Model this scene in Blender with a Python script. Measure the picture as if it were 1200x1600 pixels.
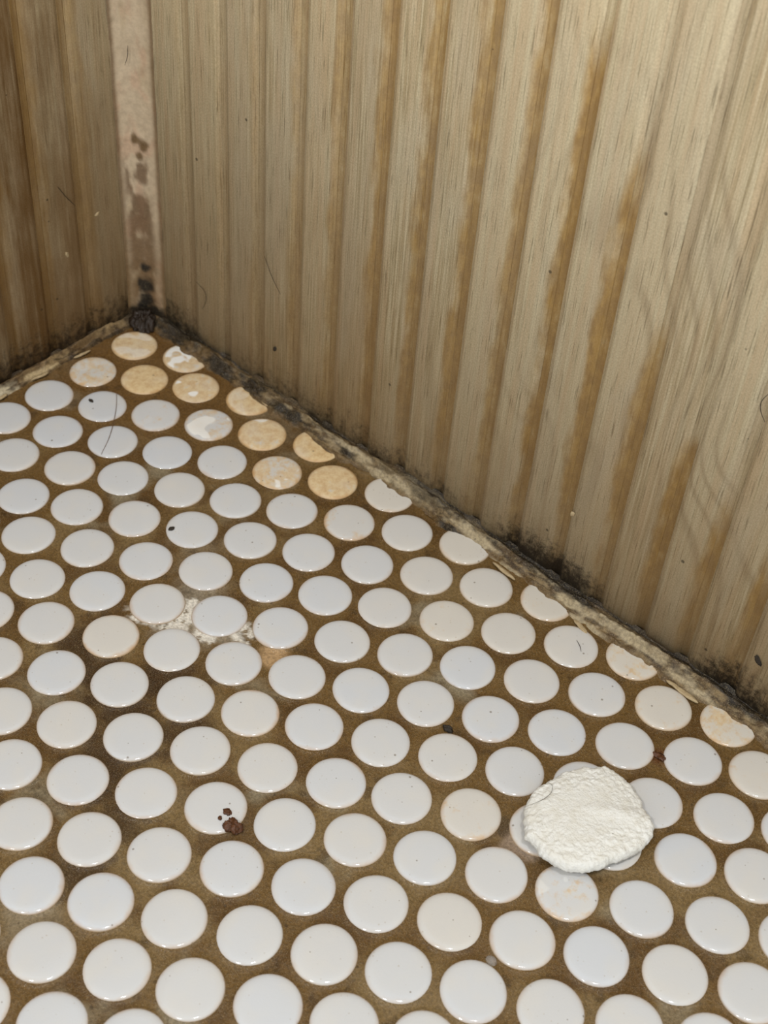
import bpy, bmesh, math, random
import numpy as np
from mathutils import Matrix, Vector

random.seed(7)
for o in list(bpy.data.objects):
    bpy.data.objects.remove(o)
scene = bpy.context.scene
COL = scene.collection
MM = 0.001            # all dimensions below are written in millimetres

# ------------------------------------------------------------------ camera
cam_data = bpy.data.cameras.new('camera')
cam = bpy.data.objects.new('camera', cam_data)
COL.objects.link(cam)
CAM = Vector((385.95, -309.93, 363.71)) * MM
right = Vector((0.73780, 0.67192, 0.06460))
down = Vector((0.50393, -0.48460, -0.71500))
fwd = Vector((-0.44912, 0.56008, -0.69614))
right.normalize(); fwd.normalize()
down = fwd.cross(right).normalized()
M = Matrix.Identity(4)
for r in range(3):
    M[r][0] = right[r]; M[r][1] = -down[r]; M[r][2] = -fwd[r]; M[r][3] = CAM[r]
cam.matrix_world = M
cam_data.sensor_fit = 'VERTICAL'
cam_data.sensor_height = 36.0
cam_data.lens = 2226.4 * 36.0 / 1600.0
cam_data.clip_start = 0.01
cam_data.dof.use_dof = True
cam_data.dof.focus_distance = 0.455
cam_data.dof.aperture_fstop = 22.0
scene.camera = cam

# ------------------------------------------------------------------ world and lamps
world = bpy.data.worlds.new('world'); scene.world = world
world.use_nodes = True
bg = world.node_tree.nodes['Background']
bg.inputs['Color'].default_value = (0.955, 0.985, 1.0, 1)
bg.inputs['Strength'].default_value = 0.98

def area(name, loc, sx, sy, power, color, aim):
    l = bpy.data.lights.new(name, 'AREA'); l.shape = 'RECTANGLE'
    l.size = sx; l.size_y = sy; l.energy = power; l.color = color
    o = bpy.data.objects.new(name, l); COL.objects.link(o)
    o.location = loc
    d = Vector(aim) - Vector(loc)
    o.rotation_euler = d.to_track_quat('-Z', 'Y').to_euler()
    return o
area('ceiling_lamp_main', (0.78, -0.40, 2.0), 0.14, 0.07, 10.0, (1.0, 0.985, 0.96), (0.22, -0.10, 0))
area('ceiling_lamp_second', (0.38, -1.30, 1.75), 0.14, 0.07, 13.0, (1.0, 0.985, 0.96), (0.22, -0.10, 0))

scene.view_settings.view_transform = 'Standard'
scene.view_settings.look = 'None'
scene.view_settings.gamma = 1.0
scene.view_settings.use_curve_mapping = False
scene.view_settings.exposure = 0.0

# ------------------------------------------------------------------ helpers
def srgb(r, g, b):
    f = lambda c: (c / 12.92) if c <= 0.04045 else ((c + 0.055) / 1.055) ** 2.4
    return (f(r / 255), f(g / 255), f(b / 255), 1.0)

def hash2(ix, iy, seed):
    n = (ix.astype(np.int64) * 374761393 + iy.astype(np.int64) * 668265263 + seed * 2147483647 + 1013904223) & 0x7fffffff
    n = ((n ^ (n >> 13)) * 1274126177) & 0x7fffffff
    n = ((n ^ (n >> 16)) * 668265263) & 0x7fffffff
    return ((n ^ (n >> 15)) & 0xffff) / 65535.0
def vnoise(x, y, seed=0):
    x = np.asarray(x, float); y = np.asarray(y, float)
    ix = np.floor(x); iy = np.floor(y); fx = x - ix; fy = y - iy
    fx = fx * fx * (3 - 2 * fx); fy = fy * fy * (3 - 2 * fy)
    a = hash2(ix, iy, seed); b = hash2(ix + 1, iy, seed)
    c = hash2(ix, iy + 1, seed); d = hash2(ix + 1, iy + 1, seed)
    return (a * (1 - fx) + b * fx) * (1 - fy) + (c * (1 - fx) + d * fx) * fy
def fbm(x, y, seed=0, octv=4):
    s = 0; a = 0.5; t = 0
    for k in range(octv):
        s = s + a * vnoise(x * 2 ** k + 17.3 * k, y * 2 ** k + 9.1 * k, seed + k); t += a; a *= 0.5
    return s / t
def sstep(a, b, x):
    t = np.clip((x - a) / (b - a), 0, 1); return t * t * (3 - 2 * t)
def lerp(a, b, t):
    return a + (b - a) * t

def link(o, parent=None):
    COL.objects.link(o)
    if parent is not None: o.parent = parent
    return o
def mesh_obj(name, verts, faces, mat, parent=None, smooth=True, color=None):
    me = bpy.data.meshes.new(name)
    me.from_pydata([tuple(v) for v in verts], [], faces)
    if smooth: me.polygons.foreach_set('use_smooth', [True] * len(me.polygons))
    if color is not None:
        at = me.color_attributes.new('tint', 'FLOAT_COLOR', 'POINT')
        c = np.ones((len(verts), 4), np.float32); c[:, :color.shape[1]] = color
        at.data.foreach_set('color', c.ravel())
    me.materials.append(mat); me.update()
    return link(bpy.data.objects.new(name, me), parent)
def grid_obj(name, X, Y, Z, mat, parent=None, color=None, flip=False):
    """X,Y,Z arrays (n,m) in mm"""
    n, m = X.shape
    v = np.stack([X, Y, Z], -1).reshape(-1, 3) * MM
    idx = np.arange(n * m).reshape(n, m)
    q = np.stack([idx[:-1, :-1], idx[1:, :-1], idx[1:, 1:], idx[:-1, 1:]], -1).reshape(-1, 4)
    if flip: q = q[:, ::-1]
    me = bpy.data.meshes.new(name)
    me.vertices.add(n * m); me.vertices.foreach_set('co', v.astype(np.float32).ravel())
    me.loops.add(q.size); me.loops.foreach_set('vertex_index', q.astype(np.int32).ravel())
    me.polygons.add(len(q)); me.polygons.foreach_set('loop_start', np.arange(0, q.size, 4, dtype=np.int32))
    me.polygons.foreach_set('use_smooth', np.ones(len(q), bool))
    me.update(calc_edges=True); me.validate()
    if color is not None:
        at = me.color_attributes.new('tint', 'FLOAT_COLOR', 'POINT')
        c = np.ones((n * m, 4), np.float32); c[:, :3] = color.reshape(-1, 3)
        at.data.foreach_set('color', c.ravel())
    me.materials.append(mat)
    return link(bpy.data.objects.new(name, me), parent)
def structure(o, label=None):
    o['kind'] = 'structure'
    if label: o['label'] = label
    return o
def tag(o, label, cat, group=None):
    o['label'] = label; o['category'] = cat
    if group: o['group'] = group
    return o

class NT:
    def __init__(self, name):
        self.mat = bpy.data.materials.new(name); self.mat.use_nodes = True
        self.t = self.mat.node_tree; self.n = self.t.nodes
        self.bsdf = self.n['Principled BSDF']
    def node(self, typ, **kw):
        nd = self.n.new(typ)
        for k, v in kw.items(): setattr(nd, k, v)
        return nd
    def put(self, sock, v):
        if v is None: return
        if hasattr(v, 'is_linked') or isinstance(v, bpy.types.NodeSocket): self.t.links.new(v, sock)
        else: sock.default_value = v
    def math(self, op, a, b=None, c=None, clamp=False):
        nd = self.node('ShaderNodeMath', operation=op); nd.use_clamp = clamp
        self.put(nd.inputs[0], a); self.put(nd.inputs[1], b)
        if c is not None: self.put(nd.inputs[2], c)
        return nd.outputs[0]
    def sstep(self, v, a, b, lo=0.0, hi=1.0):
        nd = self.node('ShaderNodeMapRange'); nd.interpolation_type = 'SMOOTHSTEP'
        self.put(nd.inputs['Value'], v); self.put(nd.inputs['From Min'], a); self.put(nd.inputs['From Max'], b)
        self.put(nd.inputs['To Min'], lo); self.put(nd.inputs['To Max'], hi)
        return nd.outputs['Result']
    def mix(self, f, a, b, blend='MIX'):
        nd = self.node('ShaderNodeMix', data_type='RGBA', blend_type=blend)
        self.put(nd.inputs[0], f); self.put(nd.inputs[6], a); self.put(nd.inputs[7], b)
        return nd.outputs[2]
    def scale(self, v, s):
        nd = self.node('ShaderNodeVectorMath', operation='MULTIPLY')
        self.put(nd.inputs[0], v); self.put(nd.inputs[1], s); return nd.outputs[0]
    def add(self, v, s):
        nd = self.node('ShaderNodeVectorMath', operation='ADD')
        self.put(nd.inputs[0], v); self.put(nd.inputs[1], s); return nd.outputs[0]
    def noise(self, v, scale=1.0, detail=3, rough=0.55, dist=0.0):
        nd = self.node('ShaderNodeTexNoise')
        self.put(nd.inputs['Vector'], v); nd.inputs['Scale'].default_value = scale
        nd.inputs['Detail'].default_value = detail; nd.inputs['Roughness'].default_value = rough
        nd.inputs['Distortion'].default_value = dist
        return nd.outputs['Fac']
    def voronoi(self, v, scale):
        nd = self.node('ShaderNodeTexVoronoi'); self.put(nd.inputs['Vector'], v)
        nd.inputs['Scale'].default_value = scale
        return nd.outputs['Distance'], nd.outputs['Color']
    def sep(self, v):
        nd = self.node('ShaderNodeSeparateXYZ'); self.put(nd.inputs[0], v); return nd.outputs
    def comb(self, x, y, z):
        nd = self.node('ShaderNodeCombineXYZ')
        self.put(nd.inputs[0], x); self.put(nd.inputs[1], y); self.put(nd.inputs[2], z); return nd.outputs[0]
    def ramp(self, f, stops, interp='LINEAR'):
        nd = self.node('ShaderNodeValToRGB'); cr = nd.color_ramp; cr.interpolation = interp
        while len(cr.elements) < len(stops): cr.elements.new(0.5)
        for e, (p, c) in zip(cr.elements, stops):
            e.position = p; e.color = c if hasattr(c, '__len__') else (c, c, c, 1)
        self.put(nd.inputs[0], f); return nd.outputs[0]
    def bump(self, h, strength=0.3, dist=0.0005, normal=None):
        nd = self.node('ShaderNodeBump'); nd.inputs['Strength'].default_value = strength
        nd.inputs['Distance'].default_value = dist
        self.put(nd.inputs['Height'], h)
        if normal is not None: self.put(nd.inputs['Normal'], normal)
        return nd.outputs[0]
    def specks(self, v, scale, size, chance):
        d, c = self.voronoi(v, scale)
        r = self.sep(c)[0]
        small = self.math('MULTIPLY', size, self.math('ADD', 0.35, self.sep(c)[1]))
        m = self.math('SUBTRACT', 1.0, self.sstep(d, self.math('MULTIPLY', small, 0.6), small))
        return self.math('MULTIPLY', m, self.math('LESS_THAN', r, chance))
    def out(self, color=None, rough=None, normal=None, spec=None):
        b = self.bsdf.inputs
        if color is not None: self.put(b['Base Color'], color)
        if rough is not None: self.put(b['Roughness'], rough)
        if normal is not None: self.put(b['Normal'], normal)
        if spec is not None: self.put(b['Specular IOR Level'], spec)
        return self.mat

# ------------------------------------------------------------------ materials
def panel_material(name, stain_side, groove=False):
    """wood-print panel. object colour: R = top of the yellow stain / 0.4 m, G = its strength,
    B = plank tint, A = overall brown soaking"""
    m = NT(name)
    tc = m.node('ShaderNodeTexCoord').outputs['Object']
    oi = m.node('ShaderNodeObjectInfo')
    oc = m.node('ShaderNodeSeparateColor'); m.put(oc.inputs[0], oi.outputs['Color'])
    pos = m.node('ShaderNodeNewGeometry').outputs['Position']
    rnd = oi.outputs['Random']
    off = m.comb(m.math('MULTIPLY', rnd, 3.1), 0.0, m.math('MULTIPLY', rnd, 7.7))
    v = m.add(tc, off)
    l = m.sep(tc); lx = l[0]; z = m.sep(pos)[2]
    fine = m.noise(m.scale(v, (1500, 300, 26)), 1, 3, 0.6)
    pores = m.noise(m.scale(v, (2600, 300, 70)), 1, 2, 0.6)
    med = m.noise(m.scale(v, (330, 100, 9)), 1, 3, 0.6, 0.3)
    big = m.noise(m.scale(pos, (60, 60, 14)), 1, 2, 0.5, 0.8)
    # cathedral figure
    warp = m.noise(m.scale(pos, (24, 24, 10)), 1, 1, 0.4)
    wide = m.noise(m.scale(pos, (45, 45, 11)), 1, 2, 0.5)
    px = m.sep(pos)
    along = m.math('ADD', px[0], px[1])
    ringv = m.math('ADD', m.math('MULTIPLY', along, 300), m.math('MULTIPLY', warp, 30))
    ringv = m.math('ADD', ringv, m.math('MULTIPLY', z, 26))
    ring = m.math('ABSOLUTE', m.math('SINE', ringv))
    ring = m.sstep(ring, 0.05, 0.75, 1.0, 0.0)
    ring = m.math('MULTIPLY', ring, m.math('ADD', 0.35, m.math('MULTIPLY', m.noise(m.scale(v, (700, 300, 40)), 1, 3, 0.6), 0.9)))
    ring = m.math('MULTIPLY', ring, m.sstep(along, 0.16, 0.23, 0.25, 1.0))
    ring = m.math('MULTIPLY', ring, m.sstep(wide, 0.40, 0.58))
    fib = m.noise(m.scale(v, (2200, 2200, 1500)), 1, 2, 0.6)
    light = srgb(232, 217, 180); dark = srgb(170, 149, 108); pink = srgb(216, 189, 150)
    calm = m.math('FRACT', m.math('MULTIPLY', rnd, 13.7))
    fl_ = m.math('MULTIPLY', m.sstep(fine, 0.66, 0.36), m.math('ADD', 0.22, m.math('MULTIPLY', calm, 0.6)))
    c = m.mix(fl_, light, dark)
    c = m.mix(m.sstep(med, 0.35, 0.7, 0.0, 0.75), c, pink)
    c = m.mix(m.math('MULTIPLY', ring, 0.50), c, srgb(146, 122, 90))
    c = m.mix(m.sstep(big, 0.42, 0.7, 0.0, 0.40), c, srgb(218, 206, 178))
    c = m.mix(m.math('MULTIPLY', m.math('MULTIPLY', m.sstep(pores, 0.56, 0.66), m.sstep(fine, 0.62, 0.45)), 0.70), c, srgb(100, 86, 60))
    c = m.mix(m.sstep(fib, 0.35, 0.65, 0.0, 0.26), c, srgb(132, 114, 84))
    # plank tint
    c = m.mix(m.math('MULTIPLY', oc.outputs[2], 0.40), c, srgb(158, 136, 108))
    # brown soaking
    soakn = m.noise(m.scale(pos, (70, 70, 22)), 1, 4, 0.65)
    streak = m.noise(m.scale(v, (420, 100, 10)), 1, 3, 0.6)
    soak = m.math('MULTIPLY', oi.outputs['Alpha'], m.sstep(m.math('ADD', m.math('MULTIPLY', soakn, 0.6), m.math('MULTIPLY', streak, 0.4)), 0.26, 0.62))
    c = m.mix(soak, c, srgb(114, 83, 42))
    # yellow-brown water stain that runs down the grooves
    edge_n = m.noise(m.scale(pos, (130, 130, 40)), 1, 3, 0.5)
    edge2 = m.noise(m.scale(pos, (420, 420, 160)), 1, 3, 0.6)
    top = m.math('MULTIPLY', oc.outputs[0], 0.4)
    zz = m.math('ADD', z, m.math('MULTIPLY', m.math('SUBTRACT', edge_n, 0.5), 0.05))
    hm = m.sstep(zz, top, m.math('SUBTRACT', top, 0.022))
    low = m.sstep(zz, 0.008, 0.05, 0.55, 1.0)
    hm = m.math('MULTIPLY', m.math('MULTIPLY', hm, low), oc.outputs[1])
    if groove:
        e = m.sstep(edge2, 0.22, 0.48, 0.55, 1.0)
    else:
        a = 0.0040; b = 0.0076
        wob = m.math('MULTIPLY', m.math('SUBTRACT', edge_n, 0.46), 0.010)
        wob = m.math('ADD', wob, m.math('MULTIPLY', m.math('SUBTRACT', edge2, 0.5), 0.002))
        e = m.sstep(m.math('ADD', m.math('MULTIPLY', lx, stain_side), wob), a, b)
    st = m.math('MULTIPLY', hm, e)
    stc = m.mix(m.sstep(edge2, 0.35, 0.65), srgb(178, 138, 68), srgb(150, 112, 54))
    c = m.mix(m.math('MULTIPLY', st, 0.88), c, stc)
    if groove:
        c = m.mix(0.16, c, srgb(120, 94, 56))
    # dirt that has settled along the foot of the wall
    gn = m.noise(m.scale(pos, (120, 120, 90)), 1, 4, 0.65)
    gz = m.math('ADD', z, m.math('MULTIPLY', m.math('SUBTRACT', gn, 0.5), 0.05))
    tide = m.sstep(gz, 0.140, 0.030, 0.0, 0.24)
    c = m.mix(tide, c, srgb(158, 120, 66))
    grime = m.sstep(gz, 0.036, 0.002, 0.0, 0.22)
    c = m.mix(grime, c, srgb(112, 86, 52))
    # black mould, in clusters along the foot
    amp = m.ramp(m.math('MULTIPLY', px[0], 1 / 0.32),
                 [(0.0, 0.75), (0.06, 0.80), (0.13, 0.35), (0.22, 0.55), (0.33, 0.60), (0.40, 0.62), (0.50, 0.60), (0.58, 0.45),
                  (0.63, 0.95), (0.70, 1.0), (0.76, 0.30), (0.84, 0.30), (0.89, 0.95), (0.94, 0.75), (1.0, 0.5)])
    mn = m.noise(m.scale(pos, (330, 330, 280)), 1, 6, 0.85)
    mz = m.math('MULTIPLY', amp, m.sstep(z, 0.030, 0.002))
    mm = m.sstep(m.math('ADD', m.math('MULTIPLY', mz, 0.44), m.math('MULTIPLY', mn, 0.85)), 0.57, 0.84, 0.0, 0.92)
    c = m.mix(mm, c, srgb(38, 29, 18))
    # flecks
    sp = m.specks(m.add(pos, (0.3, 0.3, 0)), 120, 0.070, 0.32)
    c = m.mix(m.math('MULTIPLY', sp, 0.75), c, srgb(66, 52, 34))
    h = m.math('ADD', m.math('MULTIPLY', fine, 0.6), m.math('MULTIPLY', fib, 0.5))
    n = m.bump(h, 0.30, 0.0003)
    rr = m.sstep(fib, 0.3, 0.7, 0.42, 0.62)
    return m.out(c, rr, n, 0.35)

def tile_material():
    """object colour: R = tan stain, G = rim stain, B = cleaned white streaks, A = cream tint"""
    m = NT('glazed_tile')
    tc = m.node('ShaderNodeTexCoord').outputs['Object']
    oi = m.node('ShaderNodeObjectInfo')
    oc = m.node('ShaderNodeSeparateColor'); m.put(oc.inputs[0], oi.outputs['Color'])
    rnd = oi.outputs['Random']
    v = m.add(tc, m.comb(m.math('MULTIPLY', rnd, 9.1), m.math('MULTIPLY', rnd, 5.3), 0.0))
    xyz = m.sep(tc)
    rad = m.math('SQRT', m.math('ADD', m.math('MULTIPLY', xyz[0], xyz[0]), m.math('MULTIPLY', xyz[1], xyz[1])))
    n1 = m.noise(v, 130, 4, 0.6)
    n2 = m.noise(v, 420, 4, 0.65)
    base = m.mix(oi.outputs['Alpha'], srgb(194, 197, 201), srgb(199, 193, 182))
    # tan film
    film = m.math('MULTIPLY', m.math('ADD', m.math('MULTIPLY', n1, 0.55), m.math('MULTIPLY', n2, 0.45)), 1.0)
    thr = m.math('SUBTRACT', 0.80, m.math('MULTIPLY', oc.outputs[0], 0.62))
    film = m.sstep(film, thr, m.math('ADD', thr, 0.17))
    film = m.math('MULTIPLY', film, m.math('ADD', 0.35, m.math('MULTIPLY', oc.outputs[0], 0.55)))
    tan = m.mix(m.sstep(n2, 0.35, 0.7), srgb(216, 190, 140), srgb(194, 156, 100))
    c = m.mix(film, base, tan)
    # rim
    rn = m.math('ADD', rad, m.math('MULTIPLY', m.math('SUBTRACT', n1, 0.55), 0.0034))
    rim = m.math('MULTIPLY', m.sstep(rn, 0.0078, 0.0099), oc.outputs[1])
    c = m.mix(rim, c, srgb(178, 136, 84))
    # wiped streaks
    ns = m.noise(m.scale(v, (1, 1.0, 1)), 85, 1, 0.4, 0.8)
    ws = m.math('MULTIPLY', m.sstep(ns, 0.56, 0.60), oc.outputs[2])
    ws = m.math('MULTIPLY', ws, m.sstep(rad, 0.0088, 0.0080))
    c = m.mix(ws, c, srgb(232, 230, 224))
    # very low frequency cloudiness, pits and specks
    cl = m.noise(v, 95, 2, 0.5)
    c = m.mix(m.sstep(cl, 0.4, 0.75, 0.0, 0.30), c, srgb(206, 200, 188))
    s1 = m.specks(v, 300, 0.12, 0.28)
    s2 = m.specks(v, 800, 0.20, 0.16)
    c = m.mix(m.math('MULTIPLY', s1, 0.65), c, srgb(110, 98, 82))
    c = m.mix(m.math('MULTIPLY', s2, 0.40), c, srgb(160, 145, 122))
    # the unglazed flank is dirty
    fl = m.sstep(xyz[2], -0.0004, -0.0009, 0.0, 0.75)
    c = m.mix(fl, c, srgb(150, 124, 86))
    h = m.noise(v, 1500, 2, 0.5)
    n = m.bump(h, 0.10, 0.0002)
    rough = m.math('ADD', 0.10, m.math('MULTIPLY', film, 0.3))
    return m.out(c, rough, n, 0.45)

def tint_material(name, rough, bump_scale, bump_strength, spec=0.5, wet=None, rlo=0.2, rhi=0.5, speck=0.0, grain=1.0):
    m = NT(name)
    at = m.node('ShaderNodeAttribute', attribute_name='tint').outputs['Color']
    pos = m.node('ShaderNodeTexCoord').outputs['Object']
    n1 = m.noise(pos, bump_scale, 4, 0.65)
    n2 = m.noise(pos, bump_scale * 3.3, 3, 0.6)
    c = m.mix(m.sstep(n1, 0.36, 0.66, 0.0, 0.62 * grain), at, m.mix(0.62, at, (0.01, 0.007, 0.003, 1)))
    c = m.mix(m.sstep(n2, 0.50, 0.72, 0.0, 0.26 * grain), c, srgb(204, 184, 146))
    if speck > 0:
        c = m.mix(m.math('MULTIPLY', m.specks(pos, 300, 0.16, 0.25), speck), c, srgb(50, 36, 20))
    h = m.math('ADD', n1, m.math('MULTIPLY', n2, 0.5))
    n = m.bump(h, bump_strength, 0.0006)
    r = m.sstep(m.noise(pos, 140, 3, 0.6), 0.35, 0.65, rlo, rhi) if rough is None else rough
    return m.out(c, r, n, spec)

MAT_WOOD_R = panel_material('panel_wood_print_right', 1.0)
MAT_WOOD_L = panel_material('panel_wood_print_left', -1.0)
MAT_GROOVE = panel_material('panel_groove', 1.0, groove=True)
MAT_TILE = tile_material()
MAT_GROUT = tint_material('wet_grout', None, 1100, 0.40, 0.30, rlo=0.10, rhi=0.36, speck=0.5)
MAT_CAULK = tint_material('grimy_caulk', None, 900, 0.55, 0.28, rlo=0.30, rhi=0.65, speck=0.5)
MAT_COVE = tint_material('corner_sealant', 0.45, 500, 0.25, 0.4, grain=0.35)

def plain(name, col, rough=0.6, noise_scale=900, amount=0.4, dark=(0.02, 0.012, 0.006, 1), bump=0.5, spec=0.4, dist=0.0006):
    m = NT(name)
    tc = m.node('ShaderNodeTexCoord').outputs['Object']
    n1 = m.noise(tc, noise_scale, 4, 0.65)
    c = m.mix(m.sstep(n1, 0.35, 0.7, 0.0, amount), col, dark)
    return m.out(c, rough, m.bump(n1, bump, dist), spec)
MAT_HAIR = plain('dark_hair', srgb(46, 34, 24), 0.35, 4000, 0.2)
MAT_FAIRHAIR = plain('brown_hair', srgb(110, 78, 48), 0.35, 4000, 0.2)
MAT_RUST = plain('rusty_crumb', srgb(92, 54, 27), 0.4, 1600, 0.6)
MAT_SPECK = plain('dark_dirt', srgb(44, 36, 26), 0.6, 2500, 0.4)
MAT_MOULD = plain('black_mould', srgb(44, 33, 23), 0.16, 900, 0.8, bump=0.8, spec=0.3)
MAT_FLAKE = plain('pale_flake', srgb(176, 156, 120), 0.5, 1300, 0.3, srgb(120, 92, 56))
mg = NT('clear_droplet')
MAT_DROP = mg.out((0.93, 0.91, 0.88, 1), 0.06, mg.bump(mg.noise(mg.node('ShaderNodeTexCoord').outputs['Object'], 1200, 2), 0.2, 0.0003), 0.5)
mg.bsdf.inputs['Transmission Weight'].default_value = 0.9
mg.bsdf.inputs['IOR'].default_value = 1.33

def lump_material():
    m = NT('chalky_white')
    tc = m.node('ShaderNodeTexCoord').outputs['Object']
    n1 = m.noise(tc, 260, 4, 0.6); n2 = m.noise(tc, 950, 4, 0.7)
    c = m.mix(m.sstep(n1, 0.35, 0.7), srgb(226, 225, 219), srgb(219, 216, 206))
    c = m.mix(m.math('MULTIPLY', m.specks(tc, 210, 0.055, 0.25), 0.6), c, srgb(90, 76, 58))
    n = m.bump(n2, 0.75, 0.0008)
    return m.out(c, 0.8, n, 0.25)
MAT_LUMP = lump_material()

# ------------------------------------------------------------------ floor: grout bed
PITCH = 21.5
ORIGIN = (127.21, -105.22)
U = (math.cos(math.radians(30)), math.sin(math.radians(30)))
V = (math.cos(math.radians(-30)), math.sin(math.radians(-30)))
JIT = {(-2,0):(.2,-.4),(-1,0):(.1,-.2),(0,0):(.1,-.3),(1,0):(.2,.2),(2,0):(-.2,.3),(3,0):(-.1,.1),(4,0):(0,.1),(5,0):(-.3,.1),(6,0):(-.3,.1),(7,0):(-.1,.3),(8,0):(.1,.7),(-2,1):(-.5,.1),(-1,1):(.4,.7),(0,1):(.1,.3),(1,1):(-.1,.1),(2,1):(-.1,.1),(3,1):(-.2,.2),(4,1):(-.3,.3),(5,1):(0,-.2),(6,1):(-.1,.1),(7,1):(0,.6),(8,1):(.3,.4),(-1,2):(-.7,.4),(0,2):(0,.6),(1,2):(-.1,.5),(2,2):(-.6,.4),(3,2):(-.1,0),(4,2):(0,0),(5,2):(-.3,.1),(7,2):(.1,-.3),(8,2):(.5,0),(-1,3):(-.4,.6),(0,3):(-.5,1.1),(1,3):(.2,.5),(2,3):(.4,.6),(3,3):(-.1,-.1),(4,3):(0,-.3),(-1,4):(-.4,.4),(0,4):(-.3,.9),(1,4):(-.1,.5),(2,4):(-.2,.7),(3,4):(0,0),(4,4):(.1,-.2),(5,4):(0,-1.2),(6,4):(.2,-.8),(7,4):(.4,-.2),(-1,5):(-.1,-.1),(0,5):(-.4,.7),(1,5):(-.1,.3),(2,5):(0,.2),(3,5):(.2,0),(4,5):(.1,-.7),(5,5):(-.4,-.6),(6,5):(.3,-.4),(7,5):(.1,-.6),(-1,6):(-.2,-.1),(0,6):(-.1,.4),(1,6):(.3,.1),(2,6):(.1,-.3),(3,6):(0,-.9),(4,6):(.1,-1.1),(-1,-1):(.5,-.4),(0,-1):(.8,-.6),(1,-1):(.2,.2),(2,-1):(.2,.7),(3,-1):(0,.3),(4,-1):(-.4,.1),(5,-1):(0,0),(6,-1):(-.2,.2),(7,-1):(0,.1),(-2,-2):(1.4,-.2),(-1,-2):(.5,-.7),(0,-2):(.6,-.5),(1,-2):(.4,-.2),(2,-2):(.1,.2),(3,-2):(.2,.1),(4,-2):(.2,0),(5,-2):(-.2,.4),(6,-2):(-.3,.3),(-1,-3):(1.1,-.2),(0,-3):(.2,-.4),(1,-3):(.5,-.4),(2,-3):(.3,-.3),(3,-3):(-.2,0),(4,-3):(-.1,.1),(5,-3):(-.6,.6),(-1,-4):(.5,-1.3),(0,-4):(.6,-.8),(1,-4):(.7,-.8),(2,-4):(.3,-.3),(3,-4):(0,-.1),(4,-4):(-.5,.5),(-1,-5):(.1,-1.1),(0,-5):(.6,-1.1),(1,-5):(.1,-.5),(2,-5):(-.3,-.2),(3,-5):(-.6,.1),(0,-6):(.2,-.9),(1,-6):(-.8,.1),(2,-6):(-1.7,.6),(1,-7):(-1.6,.7)}
X1, Y1 = 440.0, -330.0
R_T = 9.5
tiles = []
for j in range(-30, 31):
    for i in range(-30, 31):
        x = ORIGIN[0] + PITCH * (i * U[0] + j * V[0]); y = ORIGIN[1] + PITCH * (i * U[1] + j * V[1])
        if (i, j) in JIT: dx, dy = JIT[(i, j)]
        else: dx, dy = random.gauss(0, .25), random.gauss(0, .25)
        x += dx; y += dy
        if -2 < x < X1 - 8 and Y1 + 8 < y < 4: tiles.append((i, j, x, y))

STEP = 0.55
gx = np.arange(-2, X1 + 1, STEP); gy = np.arange(Y1, 2.5, STEP)
GX, GY = np.meshgrid(gx, gy, indexing='ij')
D = np.full(GX.shape, 99.0)
for (i, j, x, y) in tiles:
    a = np.searchsorted(gx, x - 16); b = np.searchsorted(gx, x + 16)
    c = np.searchsorted(gy, y - 16); d = np.searchsorted(gy, y + 16)
    sub = np.hypot(GX[a:b, c:d] - x, GY[a:b, c:d] - y) - R_T
    D[a:b, c:d] = np.minimum(D[a:b, c:d], sub)
GZ = -1.12 + 0.26 * (fbm(GX / 9, GY / 9, 3) - 0.5) + 0.26 * sstep(0.2, 1.6, D) * (fbm(GX / 2.4, GY / 2.4, 8) - 0.5)
GZ += 0.34 * np.exp(-np.clip(D, 0, None) / 0.6)                       # meniscus of grout against each tile
GZ = np.where(D < -0.8, -1.6, GZ)
def patch(px, py, r, soft=0.5, wob=0.5, seed=1):
    d = np.hypot(GX - px, GY - py) / r
    d = d + wob * (fbm(GX / 4.0, GY / 4.0, seed) - 0.5) * 2
    return sstep(1 + soft, 1 - soft, d)
def rgb(r, g, b): return np.array(srgb(r, g, b)[:3])
n1 = fbm(GX / 26, GY / 26, 21); n2 = fbm(GX / 5, GY / 5, 33); n3 = fbm(GX / 12, GY / 12, 44)
GC = rgb(104, 78, 40) * np.ones(GX.shape + (1,))
def over(col, m): 
    global GC
    GC = lerp(GC, col, m[..., None])
over(rgb(124, 102, 66), sstep(0.45, 0.70, n1) * 0.8)
over(rgb(84, 58, 26), sstep(0.48, 0.70, n3) * 0.75)
over(rgb(134, 122, 98), sstep(0.62, 0.80, fbm(GX / 20, GY / 20, 55)) * 0.9)
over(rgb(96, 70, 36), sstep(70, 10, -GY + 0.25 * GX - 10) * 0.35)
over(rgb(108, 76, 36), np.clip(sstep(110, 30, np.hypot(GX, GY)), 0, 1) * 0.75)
for (px, py, r) in [(132, -140, 9), (143, -140, 9), (154, -144, 9), (163, -159, 10), (156, -124, 9), (150, -133, 8), (168, -150, 8), (131, -95, 4), (122, -135, 7), (175, -135, 9), (170, -166, 9), (190, -190, 9), (185, -175, 8)]:
    over(rgb(58, 38, 18), patch(px, py, r, 0.6, 0.7, 5) * 0.80)
over(rgb(150, 138, 118), np.maximum.reduce([patch(138, -101, 13, 0.4, 0.6, 17), patch(152, -97, 9, 0.4, 0.6, 18)]) * 0.75)
for (px, py, r) in [(138.5, -100, 6.0), (130, -108, 6.0), (147, -96, 5), (157, -93.5, 5.0), (126, -113, 4.5), (140, -108, 4), (148, -104, 4)]:
    over(rgb(226, 220, 208), patch(px, py, r, 0.25, 0.8, 6) * sstep(0.34, 0.46, fbm(GX / 1.6, GY / 1.6, 61)) * 0.97)
over(rgb(192, 158, 116), patch(171, -93.5, 5.5, 0.5, 0.6, 9) * 0.8)
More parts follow.
